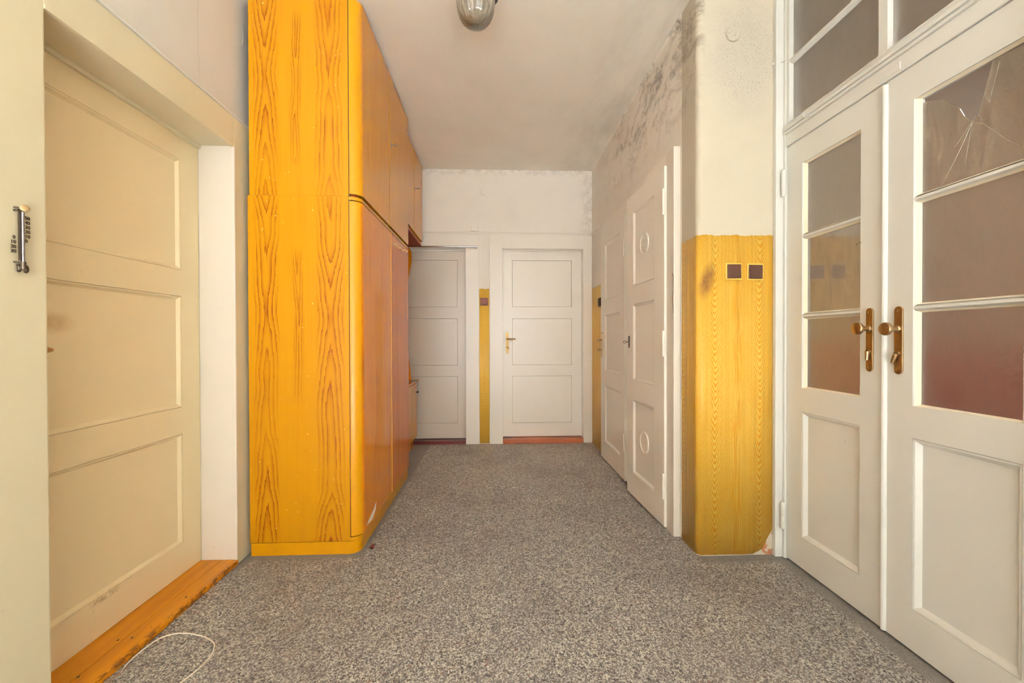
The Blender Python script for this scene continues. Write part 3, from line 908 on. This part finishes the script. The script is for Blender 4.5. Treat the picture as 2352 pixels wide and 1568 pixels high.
t = empty('trim_13', (1.45, 1.47, 0), 'white frame and transom bar around the glazed double doors', 'door frame', None, 'structure')
link('frame_post', MB().box(1.400, 1.50, 1.990, 2.0145, 0, 2.80).box(1.436, 1.50, 1.974, 1.990, 0, 2.80), M['white'], t, bev=.003)
link('frame_post', MB().box(1.40, 1.50, .94, .960, 0, 2.80), M['white'], t, bev=.003)
link('transom_bar', MB().box(1.437, 1.50, .960, 1.974, 2.041, 2.100).box(1.428, 1.50, .960, 1.974, 2.100, 2.112), M['white'], t, bev=.003)
link('strike_plate', MB().box(1.435, 1.438, 1.40, 1.49, 2.050, 2.078), M['white'], t, bev=.001)

w1 = empty('window_1', (1.46, 1.47, 2.112), 'white-framed fanlight with grey panes above the double doors', 'window', None, 'structure')
gl = [(1.487, 1.955, 2.155, 2.440), (1.487, 1.955, 2.465, 2.765), (.985, 1.452, 2.155, 2.440), (.985, 1.452, 2.465, 2.765)]
link('window_frame', MB().plate([.962, 1.973], [2.113, 2.80], [(1.487, 1.955, 2.155, 2.765), (.985, 1.452, 2.155, 2.765)], 1.440, 1.480, FR), M['white'], w1)
link('sash_moulding', MB().prism([(1.440, 2.113), (1.426, 2.116), (1.424, 2.126), (1.432, 2.140), (1.440, 2.150)], .962, 1.973, lambda a, b, h: (a, h, b)), M['white'], w1, smooth=True)
for (y0, y1) in ((1.487, 1.955), (.985, 1.452)):
    link('glazing_bar', MB().prism([(1.442, 2.447), (1.442, 2.458), (1.458, 2.466), (1.475, 2.466), (1.475, 2.439), (1.458, 2.439)], y0, y1, lambda a, b, h: (a, h, b)), M['white'], w1)
for (y0, y1, z0, z1) in gl:
    link('glass_pane', MB().box(1.462, 1.4655, y0 - .003, y1 + .003, z0 - .003, z1 + .003), M['frost'], w1)
link('sash_catch', MB().tube([(1.424, 2.006, 2.47), (1.395, 2.004, 2.47), (1.392, 2.003, 2.47)], [.004, .004, .007], 10).tube([(1.424, 2.006, 2.47), (1.43, 1.97, 2.466)], .004, 8), M['white'], w1, smooth=True)
link('sash_catch', MB().tube([(1.432, 1.84, 2.138), (1.420, 1.838, 2.128), (1.420, 1.826, 2.108), (1.424, 1.80, 2.104)], .004, 8), M['white'], w1, smooth=True)

# ------------------------------------------------------------------ wardrobe
def bent_front(x_in, x_f, y0, y1, r, t):
    """plan outline of a front that turns the near corner"""
    outer = [(x_in, y0)] + arc(x_f - r, y0 + r, r, -90, 0, 10) + [(x_f, y1)]
    inner = [(x_f - t, y1)] + list(reversed(arc(x_f - r, y0 + r, r - t, -90, 0, 10))) + [(x_in, y0 + t)]
    return outer + inner
wd = empty('wardrobe', (-.965, 2.69, 0), 'tall orange wood-grained wardrobe with rounded corner', 'wardrobe')
link('carcass', MB().box(-1.244, -.744, 2.117, 2.137, .066, 1.824), M['oak_end'], wd, bev=.001)
link('back_panel', MB().box(-1.244, -1.232, 2.137, 3.27, .066, 1.82), M['oak_dark'], wd)
link('side_panel', MB().box(-1.232, -.712, 3.250, 3.27, .066, 1.82), M['oak_front'], wd)
link('top_board', MB().prism([(-1.232, 2.139), (-.7425, 2.139), (-.7425, 2.117)] + arc(-.740, 2.169, .052, -90, 0, 10) + [(-.688, 3.27), (-1.232, 3.27)], 1.806, 1.8225, XY), M['oak_edge'], wd, smooth=True)
link('bottom_board', MB().prism([(-1.232, 2.137), (-.75, 2.137)] + arc(-.744, 2.167, .050, -90, 0, 10) + [(-.694, 3.25), (-1.232, 3.25)], .066, .084, XY), M['oak_edge'], wd, smooth=True)
link('plinth', MB().prism([(-1.238, 2.117)] + arc(-.752, 2.171, .054, -90, 0, 10) + [(-.698, 3.268), (-1.238, 3.268)], 0, .064, XY), M['oak_edge'], wd, smooth=True)
def two_face_door(parent, outline, z0, z1, split_y, mats):
    """bent door: the flat front takes the second material"""
    mb = MB().prism(outline, z0, z1, XY)
    o = link('door', mb, mats[0], parent, smooth=True)
    o.data.materials.append(mats[1])
    for p in o.data.polygons:
        if p.normal.x > .9 and abs(p.normal.z) < .1:
            p.material_index = 1
    return o
dr = two_face_door(wd, bent_front(-.7395, -.686, 2.117, 2.728, .054, .018), .090, 1.800, 2.17, (M['oak_edge'], M['oak_front']))
dr2 = link('door', MB().box(-.704, -.686, 2.740, 3.268, .090, 1.800), M['oak_red'], wd, bev=.001)
link('lipping', MB().box(-.700, -.684, 2.730, 2.738, .090, 1.800), M['oak_strip'], dr2)
link('keyhole', MB().lathe([(.004, 0), (.004, .0008)], (-.686, 2.815, .955), (1, 0, 0), 12), M['gap'], dr2)
tear = [(2.762, 1.733), (2.80, 1.730), (2.86, 1.742), (2.93, 1.738), (3.0, 1.752), (3.08, 1.748), (3.15, 1.772), (3.22, 1.764), (3.267, 1.79)]
strip = [(y, z + .008 + .004 * ((i * 7) % 3)) for i, (y, z) in enumerate(tear)]
link('torn_veneer', MB().prism(tear + strip[::-1], -.6862, -.6846, lambda a, b, h: (h, a, b)), M['splinter'], dr2)
link('chipped_patch', MB().prism([(2.19, .108), (2.30, .10), (2.36, .125), (2.375, .165), (2.33, .142), (2.27, .128)], -.6862, -.6850, lambda a, b, h: (h, a, b)), M['cable'], dr)
gap_x = -.741
link('gap_shade', MB().box(-.7445, -.7385, 2.123, 2.135, .068, 1.806), M['gap'], wd)  # dark strip added as painted shade between end panel and door

wt = empty('top_cupboard', (-.965, 2.69, 1.835), 'upper orange wood-grained cupboard stacked on the tall wardrobe', 'cupboard')
Z0, Z1 = 1.825, 2.825
link('carcass', MB().box(-1.236, -.744, 2.119, 2.139, Z0, Z1), M['oak_end'], wt, bev=.001)
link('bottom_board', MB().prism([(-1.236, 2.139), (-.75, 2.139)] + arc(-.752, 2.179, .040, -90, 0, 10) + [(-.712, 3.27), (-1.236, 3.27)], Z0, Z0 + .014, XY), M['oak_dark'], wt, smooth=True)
link('side_panel', MB().box(-1.236, -.712, 3.250, 3.27, Z0 + .014, Z1), M['oak_top'], wt)
link('top_board', MB().box(-1.236, -.706, 2.139, 3.27, Z1 - .018, Z1), M['oak_dark'], wt)
u1 = two_face_door(wt, bent_front(-.7395, -.684, 2.119, 2.690, .054, .018), Z0 + .012, Z1, 2.17, (M['oak_edge'], M['oak_top']))
u2 = link('door', MB().box(-.702, -.684, 2.706, 3.268, Z0 + .012, Z1), M['oak_top'], wt, bev=.001)
link('lock_plate', MB().prism(stadium(2.745, 2.355, 2.40, .012), -.684, -.6825, lambda a, b, h: (h, a, b)), M['iron'], u2)
link('gap_shade', MB().box(-.7445, -.7385, 2.125, 2.137, Z0, Z1), M['gap'], wt)  # added strip, shade painted into the upper corner gap
link('gap_shade', MB().box(-.712, -.7035, 2.682, 2.714, Z0 + .014, Z1 - .02), M['gap'], wt)  # dark strip added to paint shade behind the upper door seam
make_key('cupboard_key', (-.6825, 2.745, 2.378), (1, 0, 0), (0, 0, 1), 'small iron key in the upper cupboard over the tall wardrobe', M['iron'])

# ------------------------------------------------------------------ hall stand beyond the wardrobe
hs = empty('hall_stand', (-1.0, 3.74, 0), 'honey-coloured hall stand with shaped side behind the wardrobe', 'hall stand')
FX = lambda a, b, h: (a, h, b)
side = [(-1.262, .0), (-.838, .0), (-.838, .10), (-.80, .115), (-.805, .66), (-.852, .68), (-.872, .86), (-.890, 1.0), (-.905, 1.2), (-.905, 1.5), (-.893, 1.62), (-.874, 1.72), (-.858, 1.80), (-.846, 1.88), (-.843, 1.93), (-.848, 1.98), (-.862, 2.015), (-.90, 2.028), (-1.262, 2.028)]
link('side_panel', MB().prism(side, 4.178, 4.200, FX), M['oak_front'], hs)
link('back_panel', MB().box(-1.274, -1.262, 3.29, 4.2, .0, 2.03), M['oak_front'], hs)
link('plinth', MB().box(-1.25, -.838, 3.29, 4.176, 0, .095), M['oak_front'], hs)
link('cabinet_body', MB().box(-1.26, -.812, 3.29, 4.176, .100, .655), M['oak_top'], hs)
link('top_board', MB().box(-1.26, -.782, 3.29, 4.205, .662, .682), M['oak_front'], hs, bev=.004)
hd = link('door', MB().box(-.812, -.796, 3.76, 4.176, .112, .652), M['oak_top'], hs, bev=.002)
link('knob', MB().lathe([(.006, 0), (.005, .006), (.006, .014), (.013, .020), (.013, .025), (.008, .027)], (-.796, 4.125, .565), (1, 0, 0), 16), M['black'], hd, smooth=True)
link('door', MB().box(-.812, -.796, 3.30, 3.752, .112, .652), M['oak_top'], hs, bev=.002)
hu = empty('wall_cupboard', (-1.0, 3.72, 2.035), 'honey-coloured cupboard under the ceiling beyond the wardrobe', 'cupboard')
link('carcass', MB().box(-1.262, -.756, 3.29, 4.190, 2.062, 2.835), M['oak_top'], hu)
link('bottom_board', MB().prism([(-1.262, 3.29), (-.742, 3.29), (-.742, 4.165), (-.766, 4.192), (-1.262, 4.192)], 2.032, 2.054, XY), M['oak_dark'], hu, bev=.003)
link('door', MB().box(-.754, -.736, 3.295, 3.766, 2.078, 2.833), M['oak_top'], hu, bev=.0015)
hb = link('door', MB().box(-.754, -.736, 3.784, 4.190, 2.078, 2.833), M['oak_top'], hu, bev=.0015)
link('lock_plate', MB().prism(stadium(3.83, 2.47, 2.50, .010), -.736, -.7345, lambda a, b, h: (h, a, b)), M['iron'], hb)
link('gap_shade', MB().box(-.7558, -.7545, 3.74, 3.81, 2.08, 2.83), M['gap'], hu)  # dark sheet added as the shade between the two doors
make_key('cupboard_key', (-.7345, 3.83, 2.487), (1, 0, 0), (0, 1, .2), 'small iron key in the far ceiling cupboard beyond the wardrobe', M['iron'])

cr = empty('curtain_rod', (-.6, 4.235, 2.04), 'chrome curtain rod across the head of the far left door', 'curtain rod')
link('rod', MB().tube([(-1.25, 4.235, 2.042), (-.178, 4.235, 2.042)], .0085, 12), M['chrome'], cr, smooth=True)
link('end_cap', MB().tube([(-.190, 4.235, 2.042), (-.174, 4.235, 2.042)], .0115, 14), M['chrome'], cr, smooth=True)
link('bracket', MB().tube([(-.2, 4.262, 2.030), (-.2, 4.235, 2.030), (-.2, 4.235, 2.036)], .005, 8), M['chrome'], cr, smooth=True)

# ------------------------------------------------------------------ switches and wall fittings
def switch(loc, face, size, label, mat, frame=None, roll=0):
    """square switch; face: 'y' looks at -Y, 'x' looks at -X"""
    s = empty('light_switch', loc, label, 'light switch')
    h = size / 2
    c, q = math.cos(roll), math.sin(roll)
    def sq(hh, d0, d1):
        pl = [(-hh, -hh), (hh, -hh), (hh, hh), (-hh, hh)]
        pl = [(a * c - b * q, a * q + b * c) for a, b in pl]
        if face == 'y':
            f = lambda a, b, d: (a, -d, b)
        else:
            f = lambda a, b, d: (-d, a, b)
        return MB().prism(pl, d0, d1, f)
    if frame:
        link('frame', sq(h + .007, 0, .006), frame, s, local=True, bev=.0015)
        link('rocker', sq(h, .006, .012), mat, s, local=True, bev=.002)
    else:
        link('frame', sq(h, 0, .009), mat, s, local=True, bev=.0015)
        link('rocker', sq(h * .72, .009, .014), mat, s, local=True, bev=.002)
    return s
switch((1.196, 2.0125, 1.432), 'y', .070, 'left of the two brown switches on the yellow pier', M['bakelite'], M['sw_frame'], .012)
switch((1.306, 2.0125, 1.430), 'y', .070, 'right of the two brown switches on the yellow pier', M['bakelite'], M['sw_frame'], -.018)
switch((-.1145, 4.2775, 1.481), 'y', .080, 'reddish-brown switch on the yellow strip between the far doors', M['bakelite_r'])
switch((1.0175, 3.945, 1.450), 'x', .080, 'brown switch on the yellow strip in the far right corner', M['bakelite'])
def disc(loc, label, r, mat='wall_b'):
    tag(link('wall_cover', MB().lathe([(r, 0), (r, .008), (r * .93, .011), (r * .3, .012)], loc, (0, -1, 0), 32), M[mat], smooth=True), label, 'blank cover')
disc((-.117, 4.28, 2.624), 'round white blank cover high on the end wall', .037)
disc((1.191, 2.015, 2.616), 'round white blank cover high on the mouldy pier', .036, 'pier')
jb = empty('junction_box', (-.209, 4.28, 2.212), 'square white junction box above the far door frames', 'junction box')
link('cover', MB().box(-.250, -.168, 4.256, 4.28, 2.212, 2.288), M['white_b'], jb, bev=.003)
for x in (-.241, -.177):
    link('screw', MB().lathe([(.003, 0), (.002, .001)], (x, 4.256, 2.249), (0, -1, 0), 8), M['iron'], jb)
cb = MB().tube([(-.74, 4.276, 2.200), (-.4, 4.276, 2.203), (-.2, 4.276, 2.207), (.3, 4.276, 2.203), (1.0, 4.276, 2.203), (1.012, 4.262, 2.203), (1.016, 4.22, 2.200), (1.016, 3.92, 2.185)], .0055, 8)
cb.tube([(-.74, 4.276, 2.185), (.2, 4.276, 2.186), (1.0, 4.276, 2.188)], .0035, 8)
tag(link('cable_run', cb, M['white_b'], smooth=True), 'white painted cable run along the top of the far door frames', 'cable')

# ------------------------------------------------------------------ thermometer on the left casing
th = empty('thermometer', (-1.262, 1.146, 1.29), 'old window thermometer screwed to the cream door frame', 'thermometer')
X0 = -1.262
link('scale_rail', MB().box(X0 + .008, X0 + .0105, 1.1395, 1.1445, 1.308, 1.440), M['iron'], th)
link('glass_tube', MB().tube([(X0 + .013, 1.1465, 1.304), (X0 + .013, 1.1465, 1.436)], .0035, 10), M['tube'], th, smooth=True)
link('top_bracket', MB().tube([(X0, 1.139, 1.448), (X0 + .010, 1.140, 1.447), (X0 + .016, 1.146, 1.440)], .0028, 8).tube([(X0, 1.138, 1.440), (X0 + .010, 1.140, 1.440)], .0028, 8), M['iron'], th, smooth=True)
link('thumb_screw', MB().lathe([(.004, -.008), (.004, 0), (.0095, .001), (.0095, .004), (.007, .005)], (X0 + .016, 1.148, 1.447), (.8, -.5, .15), 20), M['brass'], th, smooth=True)
bb = MB().tube([(X0 + .013, 1.1465, 1.306), (X0 + .013, 1.1465, 1.286)], .0055, 12)
for sy in (-1, 1):
    bb.tube([(X0 + .010, 1.1465 + sy * (.0085 + .005 * math.cos(q)), 1.288 + .009 * math.sin(q)) for q in [2 * PI * i / 14 for i in range(14)]], .0024, 8, True)
    bb.tube([(X0, 1.1465 + sy * .010, 1.304), (X0 + .010, 1.1465 + sy * .007, 1.303)], .0024, 8)
link('lower_clamp', bb, M['iron'], th, smooth=True)

def numeral(txt, y, z, h):
    cu = bpy.data.curves.new('numeral', 'FONT')
    cu.body = txt
    cu.size = h
    cu.extrude = .0006
    cu.offset = .0002
    o = bpy.data.objects.new('tmp', cu)
    COL.objects.link(o)
    dg = bpy.context.evaluated_depsgraph_get()
    me = bpy.data.meshes.new_from_object(o.evaluated_get(dg))
    bpy.data.objects.remove(o, do_unlink=True)
    me.materials.clear()
    me.materials.append(M['iron'])
    r = Matrix(((0, 0, 1, X0 + .009), (1, 0, 0, y), (0, 1, 0, z), (0, 0, 0, 1)))
    me.transform(Matrix.Translation(-Vector(th.location)) @ r)
    m = bpy.data.objects.new('numeral', me)
    COL.objects.link(m)
    m.parent = th
for i, tx in enumerate(('50', '40', '30', '20', '10', '0')):
    numeral(tx, 1.1545, 1.4205 - i * .0122, .0125)
for i, tx in enumerate(('0', '10', '20', '30')):
    numeral(tx, 1.1265 if len(tx) == 1 else 1.1215, 1.3635 - i * .0122, .0125)

th.location.y -= .0085

# ------------------------------------------------------------------ ceiling lamp
lx, ly = -.086, 1.9
lp = empty('ceiling_lamp', (lx, ly, 2.54), 'ribbed pressed-glass ceiling lamp near the wardrobe top', 'ceiling lamp')
prof = [(.012, 0), (.036, .005), (.058, .017), (.073, .038), (.083, .068), (.088, .103), (.089, .135), (.085, .165), (.078, .185)]
ins = [(r - .004 if r > .012 else .006, h + .004) for r, h in prof][::-1]
sh = MB().lathe(prof, (lx, ly, 2.537), (0, 0, 1), 96, 20, .07)
n0 = len(sh.f)
sh.f = sh.f[:-1]
sh.lathe(ins, (lx, ly, 2.537), (0, 0, 1), 96)
link('glass_shade', sh, M['lampglass'], lp, smooth=True)
link('finial', MB().lathe([(.003, -.002), (.010, .001), (.013, .006), (.008, .012)], (lx, ly, 2.537), (0, 0, 1), 16), M['lampglass'], lp, smooth=True)
fit = link('fitter', MB().lathe([(.092, .178), (.094, .186), (.094, .214), (.080, .222), (.055, .24), (.05, .318)], (lx, ly, 2.537), (0, 0, 1), 40), M['black'], lp, smooth=True)
for q in (0.15, 2.25, 4.3):
    link('clip', MB().tube([(lx + .093 * math.cos(q), ly + .093 * math.sin(q), 2.735), (lx + .099 * math.cos(q), ly + .099 * math.sin(q), 2.70), (lx + .097 * math.cos(q), ly + .097 * math.sin(q), 2.665), (lx + .0895 * math.cos(q), ly + .0895 * math.sin(q), 2.652)], [.004, .006, .006, .004], 8), M['black'], fit, smooth=True)
    link('thumb_screw', MB().tube([(lx + .08 * math.cos(q), ly + .08 * math.sin(q), 2.735), (lx + .112 * math.cos(q), ly + .112 * math.sin(q), 2.735)], .004, 8).lathe([(.007, 0), (.007, .004)], (lx + .112 * math.cos(q), ly + .112 * math.sin(q), 2.735), (math.cos(q), math.sin(q), 0), 12), M['black'], fit)
link('bulb', MB().lathe([(.012, 0), (.026, .012), (.030, .03), (.024, .055), (.014, .075), (.014, .10)], (lx, ly, 2.60), (0, 0, 1), 20), M['cable'], lp, smooth=True)

# ------------------------------------------------------------------ cable loop and fluff on the floor
def spline(pts, n=10):
    P = [Vector(p) for p in pts]
    P = [P[0] * 2 - P[1]] + P + [P[-1] * 2 - P[-2]]
    out = []
    for i in range(1, len(P) - 2):
        for j in range(n):
            t = j / n
            a, b, c, d = P[i - 1:i + 3]
            out.append(.5 * ((2 * b) + (c - a) * t + (2 * a - 5 * b + 4 * c - d) * t * t + (3 * b - a - 3 * c + d) * t ** 3))
    out.append(P[-2])
    return out
lp_pts = [(-1.236, 1.392, .004), (-1.245, 1.43, .006), (-1.240, 1.475, .010), (-1.225, 1.528, .012), (-1.19, 1.556, .010), (-1.148, 1.562, .006), (-1.10, 1.553, .004), (-1.059, 1.537, .004),
          (-1.020, 1.512, .004), (-1.002, 1.488, .004), (-.988, 1.450, .004), (-.990, 1.394, .004), (-1.005, 1.345, .004), (-1.03, 1.29, .004), (-1.06, 1.22, .004)]
tag(link('loose_cable', MB().tube(spline(lp_pts), .0021, 8), M['cable'], smooth=True), 'thin white cable looped on the floor beside the ochre threshold', 'cable')
fl = MB()
for i in range(26):
    a = Vector((-1.243 + random.uniform(-.006, .018), 1.37 + random.uniform(-.04, .05), .003))
    pts = [a]
    for j in range(4):
        pts.append(pts[-1] + Vector((random.uniform(-.009, .009), random.uniform(-.012, .012), random.uniform(-.001, .003))))
    for p in pts:
        p.x = max(p.x, -1.252)
        p.z = max(p.z, .0015)
    fl.tube(spline(pts, 4), .0007, 4)
tag(link('dust_fluff', fl, M['dust']), 'grey tuft of dust and lint caught on the cable end', 'dust', None, 'stuff')
tag(link('wood_chip', MB().prism([(-.662, 2.165), (-.640, 2.160), (-.645, 2.20), (-.660, 2.21)], .0005, .004, XY), M['sill_red'], bev=.0008), 'small reddish wood chip on the floor by the wardrobe corner', 'chip')
